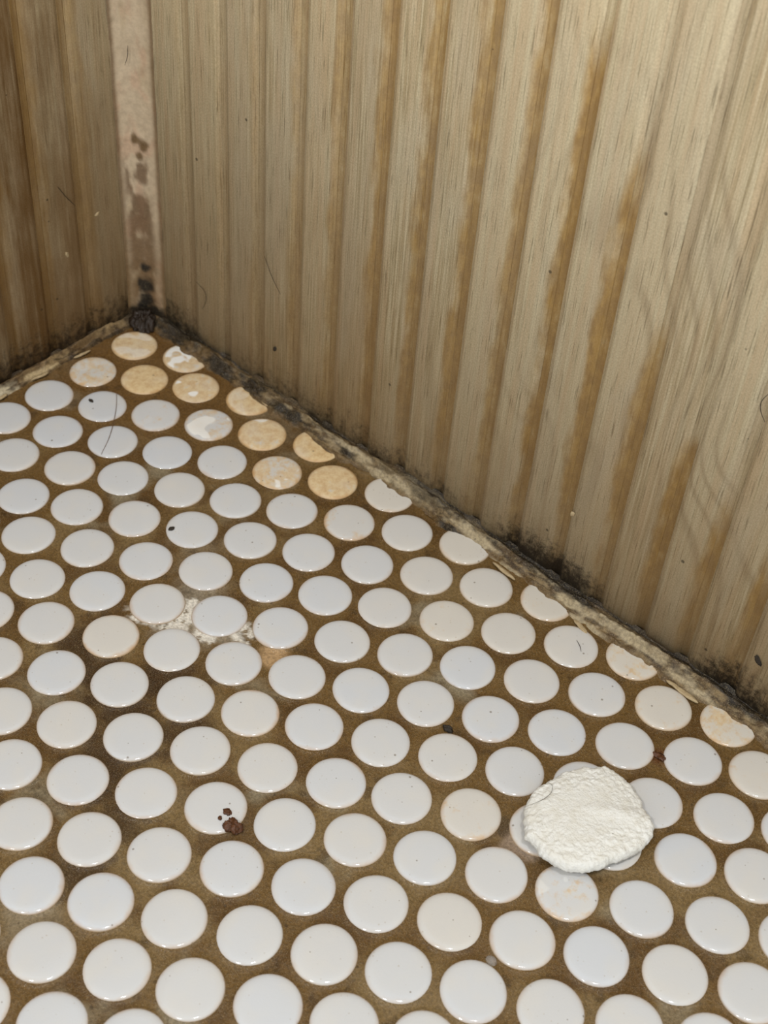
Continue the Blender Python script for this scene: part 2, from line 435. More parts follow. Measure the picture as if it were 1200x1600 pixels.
over(rgb(150, 130, 112), patch(275, -93, 5, 0.5, 0.8, 12) * 0.8)
over(rgb(70, 54, 36), patch(266, -91, 4, 0.5, 0.8, 13) * 0.8)
over(rgb(88, 48, 20), patch(286.4, -36, 2.6, 0.5, 0.8, 14) * 0.9)
over(rgb(136, 122, 98), patch(193, -209, 9, 0.6, 0.7, 15) * 0.7)
over(rgb(136, 122, 98), patch(120, -80, 9, 0.6, 0.7, 16) * 0.5)
over(rgb(60, 42, 22), sstep(0.66, 0.78, n2) * 0.5)
floor = grid_obj('floor', GX, GY, GZ, MAT_GROUT, color=GC)
structure(floor, 'wet brown-grouted shower floor of round white penny tiles')

# penny tiles
PROFILE = [(0, 0.08), (4.0, 0.06), (6.6, 0.0), (7.6, -0.06), (8.4, -0.19), (9.0, -0.42), (9.35, -0.70), (9.5, -1.05), (9.5, -2.4)]
def tile_mesh(seed, seg=40):
    rr = random.Random(seed)
    a1, p1 = rr.uniform(0.0, 0.012), rr.uniform(0, 6.28); a2, p2 = rr.uniform(0, 0.007), rr.uniform(0, 6.28)
    vs = [(0, 0, PROFILE[0][1] * MM)]; fs = []
    for (r, z) in PROFILE[1:]:
        for k in range(seg):
            t = 2 * math.pi * k / seg
            q = 1 + a1 * math.cos(2 * t + p1) + a2 * math.cos(3 * t + p2)
            vs.append((r * q * math.cos(t) * MM, r * q * math.sin(t) * MM, z * MM))
    for k in range(seg): fs.append((0, 1 + k, 1 + (k + 1) % seg))
    for rI in range(len(PROFILE) - 2):
        o0 = 1 + rI * seg; o1 = o0 + seg
        for k in range(seg):
            k2 = (k + 1) % seg; fs.append((o0 + k, o1 + k, o1 + k2, o0 + k2))
    me = bpy.data.meshes.new('penny_tile'); me.from_pydata(vs, [], fs)
    me.polygons.foreach_set('use_smooth', [True] * len(me.polygons)); me.materials.append(MAT_TILE); me.update()
    return me
TILE_MESHES = [tile_mesh(s) for s in range(8)]
def cut_mesh(base, planes):
    bm = bmesh.new(); bm.from_mesh(base)
    for co, no in planes:
        g = bm.verts[:] + bm.edges[:] + bm.faces[:]
        r = bmesh.ops.bisect_plane(bm, geom=g, plane_co=co, plane_no=no, clear_outer=True)
        ed = [e for e in r['geom_cut'] if isinstance(e, bmesh.types.BMEdge)]
        if ed:
            try: bmesh.ops.edgeloop_fill(bm, edges=ed)
            except Exception: pass
    if not bm.faces: bm.free(); return None
    me = bpy.data.meshes.new('penny_tile'); bm.to_mesh(me); bm.free(); me.materials.append(MAT_TILE)
    return me
CUTY, CUTX = -4.2, 3.2
# stain values by lattice index: (tan, rim, wiped streaks, cream)
STAIN = {(1,-7):(.85,.9,.35,.6),(2,-7):(.75,.6,1.0,.5),(3,-7):(.95,1,0,1),(0,-6):(.62,.8,.2,.7),(1,-6):(.92,.9,0,.7),(2,-6):(.80,.9,1.0,.6),(3,-6):(.86,1,.2,.8),
 (-1,-5):(.15,.5,0,.2),(0,-5):(.10,.4,0,.1),(1,-5):(.42,.6,.1,.3),(2,-5):(.55,.7,.8,.3),(3,-5):(.80,.95,.8,.7),(4,-5):(.95,1,.1,1),
 (0,-4):(.10,.3,0,.1),(1,-4):(.05,.2,0,0),(2,-4):(.20,.4,0,.2),(3,-4):(.66,.95,.8,.7),(4,-4):(.85,.8,.0,.7),(5,-4):(.35,.5,0,.9),
 (3,-3):(.38,.5,0,.3),(4,-3):(.46,.7,0,.5),(5,-3):(.18,.3,0,.5),(6,-3):(.32,.5,0,.9),(2,-3):(.15,.3,0,.2),(5,-2):(.32,.3,0,.6),(6,-2):(.25,.4,0,.7),(7,-2):(.42,.6,0,1),
 (5,-1):(.40,.3,0,.8),(6,-1):(.33,.3,0,.7),(7,-1):(.30,.4,0,.6),(8,-1):(.52,.7,0,1),(4,-1):(.20,.3,0,.4),(8,0):(.45,.6,0,.9),(9,0):(.58,.8,0,1),(9,1):(.40,.5,0,.8),(7,0):(.15,.4,0,.3),(6,0):(.25,.4,0,.4),
 (-1,1):(.35,.9,0,.7),(0,0):(.22,.5,0,.3),(1,0):(.15,.4,0,.1),(1,2):(.33,.8,0,.4),(4,3):(.42,.5,0,.7),(5,4):(.50,.7,.3,.3),(4,4):(.28,.6,0,.3),(3,5):(.25,.3,0,.6),(8,1):(.2,.4,0,.3),(4,2):(.3,.4,0,.4)}
NEAR = [t for t in tiles if not (t[2] < 3 and t[3] > -16)]
camv = Vector((255, -90, 0))
NEAR.sort(key=lambda t: math.hypot(t[2] - 200, t[3] + 100))
far = []
count = 0
for (i, j, x, y) in NEAR:
    rr = random.Random(i * 131 + j * 7919 + 5)
    base = TILE_MESHES[rr.randrange(8)]
    rot = rr.uniform(0, 6.28)
    planes = []
    if y + 9.7 > CUTY: planes.append((1, CUTY))
    if x - 9.7 < CUTX: planes.append((0, CUTX))
    zr = rr.uniform(-0.12, 0.12)
    tl = (rr.gauss(0, 0.006), rr.gauss(0, 0.006))
    me = base
    if planes:
        if y > -0.5 or x < CUTX - 2.5: continue
        # plane expressed in the tile's own rotated frame
        c, s = math.cos(-rot), math.sin(-rot)
        pl = []
        for ax, val in planes:
            if ax == 1: co = (0, val - y); no = (0, 1)
            else: co = (val - x, 0); no = (-1, 0)
            f = lambda p: (p[0] * c - p[1] * s, p[0] * s + p[1] * c)
            co = f(co); no = f(no)
            pl.append((Vector((co[0] * MM, co[1] * MM, 0)), Vector((no[0], no[1], 0))))
        me = cut_mesh(base, pl)
        if me is None: continue
    if count >= 300:
        far.append((me, x, y, zr, rot)); continue
    o = bpy.data.objects.new('penny_tile', me)
    link(o, floor)
    o.location = (x * MM, y * MM, zr * MM); o.rotation_euler = (tl[0], tl[1], rot)
    if (i, j) in STAIN: col = STAIN[(i, j)]
    else: col = (rr.uniform(0, .20), rr.uniform(.2, .6), 0, rr.uniform(0, .4))
    o.color = col
    count += 1
if far:
    bm = bmesh.new()
    for me, x, y, zr, rot in far:
        n0 = len(bm.verts); bm.from_mesh(me); bm.verts.ensure_lookup_table()
        mt = Matrix.Translation((x * MM, y * MM, zr * MM)) @ Matrix.Rotation(rot, 4, 'Z')
        bmesh.ops.transform(bm, matrix=mt, verts=bm.verts[n0:])
    me = bpy.data.meshes.new('penny_tiles_beyond'); bm.to_mesh(me); bm.free(); me.materials.append(MAT_TILE)
    o = link(bpy.data.objects.new('penny_tiles_beyond', me), floor); o['kind'] = 'stuff'; o.color = (0.1, 0.2, 0, 0.1)

# ------------------------------------------------------------------ walls
WALL_H = 460.0
def box(name, x0, x1, y0, y1, z0, z1, mat, parent=None):
    v = [(x, y, z) for x in (x0, x1) for y in (y0, y1) for z in (z0, z1)]
    v = [tuple(c * MM for c in p) for p in v]
    f = [(0, 1, 3, 2), (4, 6, 7, 5), (0, 4, 5, 1), (2, 3, 7, 6), (0, 2, 6, 4), (1, 5, 7, 3)]
    return mesh_obj(name, v, f, mat, parent, smooth=False)
wall_right = box('wall_right', -14, 480, 2.6, 16, -4, WALL_H, MAT_GROOVE)
structure(wall_right, 'fluted wood-print wall panel, pale grey-tan with brown streaks in its grooves')
wall_left = box('wall_left', -16, -2.6, -420, 2.5, -4, WALL_H, MAT_GROOVE)
structure(wall_left, 'fluted wood-print wall panel soaked brown, left of the corner')
wall_right.color = (0.5, 0.6, 0, 0.2); wall_left.color = (0.5, 0.6, 0, 0.5)

DEPTH = 1.15
def slat_mesh(w, name='slat'):
    """front faces -Y at y=0; rounded edges run back to y=DEPTH; local x across, z up"""
    e = 2.3
    pts = [(-w / 2, DEPTH)]
    for k in range(1, 8):
        t = k / 7
        pts.append((-w / 2 + e * t, DEPTH * (0.5 + 0.5 * math.cos(math.pi * t ** 0.8))))
    pts += [(-x, y) for (x, y) in reversed(pts[1:])] + [(w / 2, DEPTH)]
    pts += [(w / 2, DEPTH + 0.7), (-w / 2, DEPTH + 0.7)]
    n = len(pts); zs = [-3.0, WALL_H]
    v = [(x * MM, y * MM, z * MM) for z in zs for (x, y) in pts]
    f = [(k, (k + 1) % n, n + (k + 1) % n, n + k) for k in range(n)]
    f += [tuple(range(n))[::-1], tuple(range(n, 2 * n))]
    return v, f
def groove_mesh(w):
    pts = []
    for k in range(9):
        t = -1 + 2 * k / 8
        pts.append((t * w / 2, DEPTH + 0.25 - 0.30 * t * t))
    pts += [(w / 2, DEPTH + 0.65), (-w / 2, DEPTH + 0.65)]
    n = len(pts); zs = [-3.0, WALL_H]
    v = [(x * MM, y * MM, z * MM) for z in zs for (x, y) in pts]
    f = [(k, (k + 1) % n, n + (k + 1) % n, n + k) for k in range(n)]
    f += [tuple(range(n))[::-1], tuple(range(n, 2 * n))]
    return v, f
GW = 2.8
edgesR = [12.6, 30.6, 50.0, 68.8, 88.2, 106.8, 125.6, 144.0, 163.2, 181.0, 198.5, 217.4, 235.8, 254.0, 271.2, 289.8, 308.2]
while edgesR[-1] < 470: edgesR.append(edgesR[-1] + 18.4)
# top of the stain (mm) and strength for the groove that ends at each edge
STAINR = {1: (400, .20, .1, .06), 2: (400, .22, .0, .04), 3: (400, .30, .3, .05), 4: (400, .45, .1, .03), 5: (400, .62, .0, 0), 6: (400, .75, .5, 0), 7: (400, .80, .0, 0),
          8: (400, .80, .15, 0), 9: (400, .80, .25, 0), 10: (208, .95, .0, 0), 11: (172, .92, .2, 0), 12: (122, .90, .35, 0), 13: (96, .95, .3, 0), 14: (82, .90, .25, 0), 15: (74, .85, .3, 0), 16: (70, .8, .3, 0)}
def set_color(o, s):
    o.color = (s[0] / 400.0, s[1], s[2], s[3])
for k in range(len(edgesR) - 1):
    a = edgesR[k] - (2.4 if k == 0 else 0); b = edgesR[k + 1] - GW
    v, f = slat_mesh(b - a)
    o = mesh_obj('slat', v, f, MAT_WOOD_R, wall_right)
    o.location = ((a + b) / 2 * MM, 0, 0)
    s = STAINR.get(k + 1, (60, .7, .3, 0)); set_color(o, s)
    v, f = groove_mesh(GW)
    g = mesh_obj('groove', v, f, MAT_GROOVE, wall_right)
    g.location = ((edgesR[k + 1] - GW / 2) * MM, 0, 0); set_color(g, s)
edgesL = [-9.0, -28.4, -47.2, -66.0]
while edgesL[-1] > -400: edgesL.append(edgesL[-1] - 18.6)
for k in range(len(edgesL) - 1):
    a = edgesL[k + 1] + GW / 2; b = edgesL[k] + (2.4 if k == 0 else -GW / 2)
    v, f = slat_mesh(b - a)
    o = mesh_obj('slat', v, f, MAT_WOOD_L, wall_left)
    o.rotation_euler = (0, 0, math.pi / 2); o.location = (0, (a + b) / 2 * MM, 0)
    soak = [.35, .75, 1.0, .95][k] if k < 4 else 0.8
    set_color(o, (400, .42, .35, soak))
    v, f = groove_mesh(GW)
    g = mesh_obj('groove', v, f, MAT_GROOVE, wall_left)
    g.rotation_euler = (0, 0, math.pi / 2); g.location = (0, edgesL[k + 1] * MM, 0)
    set_color(g, (400, .55, .3, soak))

# ------------------------------------------------------------------ sealant beads
def over2(C, col, m): return lerp(C, col, np.clip(m, 0, 1)[..., None])
def bead(name, length, start, width_fn, height_fn, seed, painter):
    s = np.arange(start, length, 0.65); t = np.linspace(0, 1, 30)
    S, T = np.meshgrid(s, t, indexing='ij')
    W = width_fn(S); H = height_fn(S)
    d = W * T                                     # distance from the wall
    z = H * (1 - T) ** 1.25
    z += 1.5 * np.exp(-((T - 0.42 - 0.10 * (fbm(S / 22, S * 0, seed) - 0.5)) / 0.15) ** 2) * (0.5 + fbm(S / 14, S * 0 + 3, seed + 4))
    z -= 0.6 * np.exp(-((T - 0.13) / 0.06) ** 2) * sstep(0.35, 0.6, fbm(S / 18, S * 0 + 7, seed + 9))
    amp = np.sin(np.pi * np.clip(T, 0.0, 1)) ** 0.5 * sstep(-0.1, 0.45, T)
    z += amp * (2.2 * (fbm(S / 7, d / 2.2, seed + 1) - 0.5) + 1.5 * (fbm(S / 3.4, d / 0.7, seed + 2) - 0.5) + 1.0 * (fbm(S / 1.2, d / 0.9, seed + 3) - 0.5))
    z += -1.25 * sstep(0.82, 1.0, T)
    C = painter(S, T, d, z)
    return s, S, T, d, z, C

def width_R(S): return 8.4 + 2.6 * (fbm(S / 16, S * 0 + 1, 71) - 0.5) * 2 + 3.0 * (fbm(S / 4, S * 0 + 2, 72) - 0.5)
def height_R(S): return 3.6 + 2.4 * (fbm(S / 20, S * 0 + 5, 73) - 0.4) + 1.4 * (fbm(S / 3, S * 0, 75) - .5) + 2.5 * np.exp(-((S - 152) / 16) ** 2)
def blob(S, d, s0, d0, rs, rd, seed):
    q = np.hypot((S - s0) / (rs * 1.25), (d - d0) / (rd * 0.85)) + 1.5 * (fbm(S / 3.2, d / 1.0, seed) - 0.5)
    return sstep(1.35, 0.55, q)
def paint_R(S, T, d, z):
    C = rgb(128, 108, 76) * np.ones(S.shape + (1,))
    a = fbm(S / 12, d / 2.2, 90); b = fbm(S / 3, d / 1.0, 91); c = fbm(S / 30, d * 0, 92)
    C = over2(C, rgb(152, 137, 108), np.exp(-((T - 0.45) / 0.16) ** 2) * sstep(0.35, 0.62, a) * 0.95)
    C = over2(C, rgb(74, 54, 30), sstep(0.44, 0.66, b) * 0.85)
    f2 = fbm(S / 6, d / 0.45, 93)
    C = over2(C, rgb(56, 42, 26), sstep(0.52, 0.66, f2) * 0.75)
    C = over2(C, rgb(96, 74, 44), sstep(95, 40, S) * 0.75)
    C = over2(C, rgb(104, 80, 48), sstep(0.72, 0.95, T) * 0.8)
    C = over2(C, rgb(46, 36, 24), sstep(0.30, 0.08, T + 0.35 * (b - 0.5)) * (0.55 + 0.42 * sstep(0.4, 0.6, c)))
    C = over2(C, rgb(20, 15, 9), np.exp(-((T - 0.15 - 0.06 * (a - 0.5)) / 0.035) ** 2) * sstep(0.36, 0.5, fbm(S / 11, S * 0 + 2, 95)) * 0.95)
    for (s0, d0, rs, rd) in [(103, 1.0, 8, 2.2), (136, 8, 4.5, 2.0), (160, 1.5, 14, 3.4), (199, 1.2, 13, 3.0), (218, 1.6, 13, 3.2), (229, 3.6, 5, 2.6),
                             (68, 4.5, 6, 3), (50, 5.5, 6, 3), (22, 3, 12, 5), (268, 2.2, 5, 2), (284, 1.4, 9, 2.4), (296, 2, 8, 2.5), (120, 5.5, 3, 1.6), (175, 7.5, 5, 1.6), (88, 6, 9, 2)]:
        C = over2(C, rgb(24, 18, 12), blob(S, d, s0, d0, rs, rd, int(s0)) * 0.92)
    C = over2(C, rgb(124, 110, 84), blob(S, d, 148, 4, 16, 3.0, 41) * 0.55)
    for (s0, d0, rs, rd) in [(201, 7.6, 7, 1.1), (237, 8.6, 5, 1.3), (252, 5.0, 12, 1.6), (278, 6.6, 7, 1.5), (140, 5.2, 10, 1.1), (120, 4, 8, 1.2), (182, 5, 8, 1.5), (228, 6, 7, 1.4)]:
        C = over2(C, rgb(182, 166, 134), blob(S, d, s0, d0, rs, rd, int(s0) + 3) * 0.8)
    return C
s, S, T, d, z, C = bead('trim_1', 470, 5, width_R, height_R, 60, paint_R)
trim_1 = grid_obj('trim_1', S, -d + 0.9, z, MAT_CAULK, color=C, flip=True)
structure(trim_1, 'mouldy crumbling sealant bead along the foot of the pale right panel')

def width_L(S): return 4.6 + 1.6 * (fbm(S / 14, S * 0 + 1, 171) - 0.5) * 2 + 1.0 * (fbm(S / 4, S * 0 + 2, 172) - 0.5)
def height_L(S): return 3.8 + 2.0 * (fbm(S / 18, S * 0 + 5, 173) - 0.4)
def paint_L(S, T, d, z):
    C = rgb(112, 88, 56) * np.ones(S.shape + (1,))
    a = fbm(S / 12, d / 2.0, 190); b = fbm(S / 3, d / 1.0, 191)
    C = over2(C, rgb(160, 136, 98), np.exp(-((T - 0.55) / 0.18) ** 2) * sstep(0.42, 0.62, a) * 0.9)
    C = over2(C, rgb(66, 46, 26), sstep(0.46, 0.66, b) * 0.85)
    C = over2(C, rgb(50, 36, 20), sstep(0.52, 0.66, fbm(S / 6, d / 0.45, 193)) * 0.8)
    C = over2(C, rgb(40, 28, 16), sstep(0.30, 0.08, T + 0.3 * (b - .5)) * 0.85)
    C = over2(C, rgb(22, 17, 12), sstep(18, 6, S) * 0.8)
    C = over2(C, rgb(190, 168, 128), blob(S, d, 58, 4, 7, 1.2, 5) * 0.9)
    C = over2(C, rgb(204, 190, 160), blob(S, d, 80, 4, 9, 1.6, 6) * 0.9)
    return C
s, S, T, d, z, C = bead('trim_2', 400, 4, width_L, height_L, 160, paint_L)
trim_2 = grid_obj('trim_2', d - 0.9, -S, z * 0.9, MAT_CAULK, color=C, flip=True)
structure(trim_2, 'grimy brown sealant bead along the foot of the left panel')

# vertical sealant in the corner between the two panels
zz = np.arange(-1, WALL_H, 0.9); tt = np.linspace(0, 1, 26)
ZZ, TT = np.meshgrid(zz, tt, indexing='ij')
ang = TT * math.pi / 2
ax, ay = 13.0 + 0.5 * (fbm(ZZ / 15, ZZ * 0, 5) - .5), 9.2 + 0.5 * (fbm(ZZ / 15, ZZ * 0, 6) - .5)
cx_, cy_ = ax, -ay
bulge = 0.62
XX = ax * (1 - np.sin(ang)) * bulge + (1 - bulge) * ax * (1 - TT)
YY = -(ay * (1 - np.cos(ang)) * bulge + (1 - bulge) * ay * TT)
wob = 0.7 * (fbm(ZZ / 9, TT * 3, 210) - 0.5) + 0.35 * (fbm(ZZ / 2.5, TT * 8, 211) - 0.5)
lip = 0.18 * (np.exp(-(TT / 0.05) ** 2) + np.exp(-((1 - TT) / 0.05) ** 2))
XX = XX + (wob + lip) * 0.57; YY = YY - (wob + lip) * 0.82
C = rgb(188, 168, 140) * np.ones(ZZ.shape + (1,))
C = over2(C, rgb(168, 148, 116), sstep(0.45, 0.7, fbm(ZZ / 25, TT * 3, 220)) * 0.6)
C = over2(C, rgb(182, 146, 118), sstep(0.5, 0.7, fbm(ZZ / 9, TT * 4, 221)) * 0.5)
mot = fbm(ZZ / 7, TT * 5, 222)
band = sstep(0.12, 0.34, TT) * sstep(0.98, 0.72, TT)
C = over2(C, rgb(92, 64, 36), sstep(0.40, 0.66, mot + 0.36 * sstep(92, 50, ZZ) - 0.17) * band * sstep(98, 70, ZZ) * 0.80)
C = over2(C, rgb(100, 74, 42), np.maximum(np.exp(-((TT - 0.03) / 0.07) ** 2), np.exp(-((TT - 0.97) / 0.07) ** 2)) * 0.8)
C = over2(C, rgb(110, 84, 50), sstep(60, 15, ZZ) * 0.5)
for (z0, t0, rz, rt) in [(26, .50, 2.4, .14), (17, .52, 4.4, .22), (10, .5, 4, .22), (3, .5, 7, .6), (82, .35, 3, .12), (84, .55, 2.5, .1), (77, .45, 2, .08)]:
    q = np.hypot((ZZ - z0) / rz, (TT - t0) / rt) + 0.8 * (fbm(ZZ / 2.0, TT * 9, 230) - 0.5)
    C = over2(C, rgb(14, 11, 8) if z0 < 50 else rgb(100, 76, 44), sstep(1.2, 0.6, q) * 0.95)
trim_3 = grid_obj('trim_3', XX, YY, ZZ, MAT_COVE, color=C)
structure(trim_3, 'pinkish sealant strip up the corner, black with mould at its foot')

def lumpy(name, rx, ry, rz, mat, parent=None, seed=0, n=28, amp=0.35, flat=True, freq=2.2):
    vs = []; fs = []
    m = n * 2
    for a in range(n + 1):
        ph = math.pi * a / n
        for b in range(m):
            th = 2 * math.pi * b / m
            vs.append((math.sin(ph) * math.cos(th), math.sin(ph) * math.sin(th), math.cos(ph)))
    v = np.array(vs)
    q = 1 + amp * 2 * (fbm(v[:, 0] * freq + 5 + v[:, 2] * 1.3, v[:, 1] * freq + 9 - v[:, 2] * 1.7, seed) - 0.5)
    v = v * q[:, None] * np.array([rx, ry, rz])
    if flat: v[:, 2] = np.maximum(v[:, 2], -0.25 * rz)
    for a in range(n):
        for b in range(m):
            b2 = (b + 1) % m
            fs.append((a * m + b, (a + 1) * m + b, (a + 1) * m + b2, a * m + b2))
    return mesh_obj(name, v * MM, fs, mat, parent)
ml = lumpy('mould_lump', 5.6, 5.2, 4.6, MAT_MOULD, trim_3, 3, n=44, amp=0.55, freq=4.5)
ml.location = (5.8 * MM, -6.2 * MM, 0.6 * MM); ml['label'] = 'wet black mould lump at the foot of the corner'
# loose flakes of old sealant still stuck to the bead
def flake(name, loc, length, width, ang, parent, seed, mat=MAT_FLAKE, thick=0.5):
    s = np.linspace(-1, 1, 15); t = np.linspace(-1, 1, 7)
    Sx, Tx = np.meshgrid(s, t, indexing='ij')
    w = width * np.sqrt(np.clip(1 - Sx ** 2, 0.01, 1)) * (0.75 + 0.5 * fbm(Sx * 2 + 3, Sx * 0, seed))
    x = Sx * length / 2; y = Tx * w / 2 + 0.6 * (fbm(Sx * 2, Sx * 0 + 1, seed + 2) - .5)
    zt = thick * (1 - Tx ** 2) * (1 - Sx ** 4) + 0.5 * (fbm(Sx * 2.5, Tx * 1.5, seed + 3) - .5)
    c, sn = math.cos(ang), math.sin(ang)
    top = np.stack([x, y, zt], -1).reshape(-1, 3); bot = top - np.array([0, 0, thick + .2])
    n, m = Sx.shape; idx = np.arange(n * m).reshape(n, m); fs = []
    for a in range(n - 1):
        for b in range(m - 1):
            q = (idx[a, b], idx[a + 1, b], idx[a + 1, b + 1], idx[a, b + 1])
            fs.append(tuple(int(k) for k in q)); fs.append(tuple(int(k) + n * m for k in q[::-1]))
    ring = list(idx[:, 0]) + list(idx[-1, 1:]) + list(idx[-2::-1, -1]) + list(idx[0, -2:0:-1])
    for k in range(len(ring)):
        p, q = int(ring[k]), int(ring[(k + 1) % len(ring)]); fs.append((p, p + n * m, q + n * m, q))
    v = np.concatenate([top, bot])
    o = mesh_obj(name, v * MM, fs, mat, parent)
    o.location = Vector(loc) * MM; o.rotation_euler = (0, 0, ang)
    return o
for k, (lx, ly, L, w, a) in enumerate([(201, -8.6, 11, 1.5, -.10), (236, -10.0, 7, 1.8, -.25), (277, -8.8, 13, 2.0, -.06)]):
    flake('sealant_flake', (lx, ly, 0.1), L, w, a, trim_1, 300 + 7 * k, thick=0.3)
for k, (lx, ly, L, w, a) in enumerate([(4.6, -38, 8, 1.2, 1.45), (4.4, -59, 8, 1.3, 1.5), (4.6, -80, 10, 1.6, 1.55)]):
    flake('sealant_flake', (lx, ly, 0.2), L, w, a, trim_2, 400 + 7 * k, thick=0.3)

# ------------------------------------------------------------------ the white lump
OUT = [(-7.2,19.5),(-4.2,20.0),(-0.4,20.3),(2.9,19.6),(7.3,18.1),(10.9,14.9),(14.6,13.2),(17.7,11.1),(18.8,8.2),(18.7,3.4),(17.4,-1.1),(15.2,-7.0),(13.0,-12.1),(10.2,-16.1),(6.8,-18.3),(3.3,-19.6),(-1.0,-19.7),(-4.2,-18.9),(-6.7,-17.8),(-8.5,-18.5),(-11.1,-15.3),(-13.1,-13.2),(-15.6,-8.6),(-16.5,-5.0),(-16.5,0.4),(-15.4,5.0),(-14.9,8.2),(-12.6,12.6),(-8.9,16.9)]
an = np.array([math.atan2(p[1], p[0]) for p in OUT]); ra = np.array([math.hypot(*p) for p in OUT])
od = np.argsort(an); an = an[od]; ra = ra[od]
NA = 320
TH = np.linspace(-math.pi, math.pi, NA, endpoint=False)
RO = np.interp(TH, np.concatenate([an - 2 * math.pi, an, an + 2 * math.pi]), np.concatenate([ra, ra, ra]))
RO = RO + 1.1 * (fbm(np.cos(TH) * 10 + 20, np.sin(TH) * 10 + 20, 301, 4) - 0.5) + 0.5 * (fbm(np.cos(TH) * 34 + 70, np.sin(TH) * 34 + 70, 305, 2) - 0.5)
# profile: from the centre over the top, round the edge, underneath
prof = [(f, 1) for f in np.linspace(0.02, 0.93, 74)] + [(0.955, .96), (0.975, .89), (0.99, .80), (1.0, .69), (0.998, .58), (0.985, .48), (0.96, .40), (0.92, .33), (0.86, .26), (0.78, .18), (0.68, .08), (0.60, 0.0), (0.3, 0.0), (0.02, 0.0)]
rows = []
for f, hfr in prof:
    x = RO * f * np.cos(TH); y = RO * f * np.sin(TH)
    htop = 7.2 - 1.5 * (min(f, 1) ** 3) + 0.45 * (fbm(x / 9 + 9, y / 9 + 9, 310) - 0.5) * 2 + 0.05 * (x - y) * 0.6
    ridge = 0.55 * np.exp(-((y - 0.62 * x - 2.5) / 3.2) ** 2) * sstep(-6, 4, x)
    htop = htop + ridge
    rough = 0.38 * (fbm(x / 0.95 + 30, y / 0.95 + 30, 311, 3) - 0.5) * 2 * (0.25 + 0.95 * sstep(0.4, 0.75, f * (0.6 + 0.8 * fbm(x / 12 + 3, y / 12, 312))))
    z = (htop + rough) * hfr
    if hfr == 0: z = z * 0 + 0.12
    bump = (0.35 * (fbm(TH * 12 + 40, z * 0.8 + f, 313, 3) - .5) * 2) if 0 < hfr < 1 else 0
    rows.append(np.stack([x + bump * np.cos(TH), y + bump * np.sin(TH), z], -1))
V_ = np.concatenate(rows); F_ = []
nr = len(prof)
for a in range(nr - 1):
    for b in range(NA):
        b2 = (b + 1) % NA
        F_.append((a * NA + b, (a + 1) * NA + b, (a + 1) * NA + b2, a * NA + b2))
F_.append(tuple(range(NA))); F_.append(tuple(range((nr - 1) * NA, nr * NA))[::-1])
lump = mesh_obj('white_lump', V_ * MM, F_, MAT_LUMP)
lump.location = (284.55 * MM, -74.25 * MM, 0)
tag(lump, 'flat chalky white lump with ragged edge lying on the round tiles', 'lump')

# ------------------------------------------------------------------ hairs and crumbs
def strand(name, pts, rad, mat, label, group=None):
    """pts in mm"""
    P = [Vector(p) for p in pts]
    # Catmull-Rom
    Q = []
    E_ = [P[0] * 2 - P[1]] + P + [P[-1] * 2 - P[-2]]
    for k in range(1, len(E_) - 2):
        for q in range(6):
            t = q / 6
            a, b, c, d = E_[k - 1], E_[k], E_[k + 1], E_[k + 2]
            Q.append(0.5 * ((2 * b) + (c - a) * t + (2 * a - 5 * b + 4 * c - d) * t * t + (3 * b - a - 3 * c + d) * t ** 3))
    Q.append(P[-1])
    vs = []; fs = []; ns = 5
    for k, p in enumerate(Q):
        tg = (Q[min(k + 1, len(Q) - 1)] - Q[max(k - 1, 0)]).normalized()
        up = Vector((0.31, 0.52, 0.79)); sx = tg.cross(up).normalized(); sy = sx.cross(tg)
        taper = rad * (0.45 + 0.55 * math.sin(math.pi * min(1, max(0, (k + 0.5) / len(Q)))))
        for q in range(ns):
            t = 2 * math.pi * q / ns
            vs.append((p + (sx * math.cos(t) + sy * math.sin(t)) * taper) * MM)
    for k in range(len(Q) - 1):
        for q in range(ns):
            q2 = (q + 1) % ns; fs.append((k * ns + q, (k + 1) * ns + q, (k + 1) * ns + q2, k * ns + q2))
    fs.append(tuple(range(ns))[::-1]); fs.append(tuple(range((len(Q) - 1) * ns, len(Q) * ns)))
    o = mesh_obj(name, vs, fs, mat)
    return tag(o, label, 'hair', group)
strand('hair', [(32.4, -43.5, .25), (40.6, -50.7, .25), (50.6, -62.0, .25), (56.7, -71.4, .15)], .13, MAT_FAIRHAIR, 'long thin brown hair lying across two white tiles near the corner')
strand('hair', [(270.4, -83.6, 5.8), (272.4, -79.9, 7.0), (272.8, -76.4, 7.4), (271.5, -74.2, 7.4), (269.4, -73.4, 6.2)], .07, MAT_HAIR, 'thin curled dark hair on the edge of the white lump')
strand('hair', [(238.9, -16.2, .25), (241.4, -17.7, .3), (243.0, -19.2, .25)], .11, MAT_HAIR, 'short dark hair on a cream tile near the right sealant bead')
strand('hair', [(270.9, -.1, 119.6), (269.3, -.6, 115.4), (269.8, -.7, 112.2), (271.9, -.2, 108.8)], .14, MAT_HAIR, 'curved black hair stuck to the panel at the right picture edge')
strand('hair', [(32.1, -.2, 31.8), (37.2, -.3, 29.9), (37.8, -.3, 25.6), (35.4, -.2, 20.2)], .09, MAT_HAIR, 'faint hooked hair on the right panel close to the corner')
strand('hair', [(70.5, -.2, 63.2), (74.6, -.3, 56.3), (79.1, -.2, 50.6)], .10, MAT_HAIR, 'slanting thin hair on the right panel above the stained tiles')
strand('hair', [(4.6, -4.6, 121.8), (4.6, -5.0, 118.1), (3.8, -5.9, 114.3)], .13, MAT_HAIR, 'short straight hair on the pinkish corner sealant')
strand('hair', [(.2, -38.0, 75.5), (.35, -34.8, 69.8), (.2, -30.9, 64.3)], .13, MAT_HAIR, 'slanting dark hair on the brown left panel')

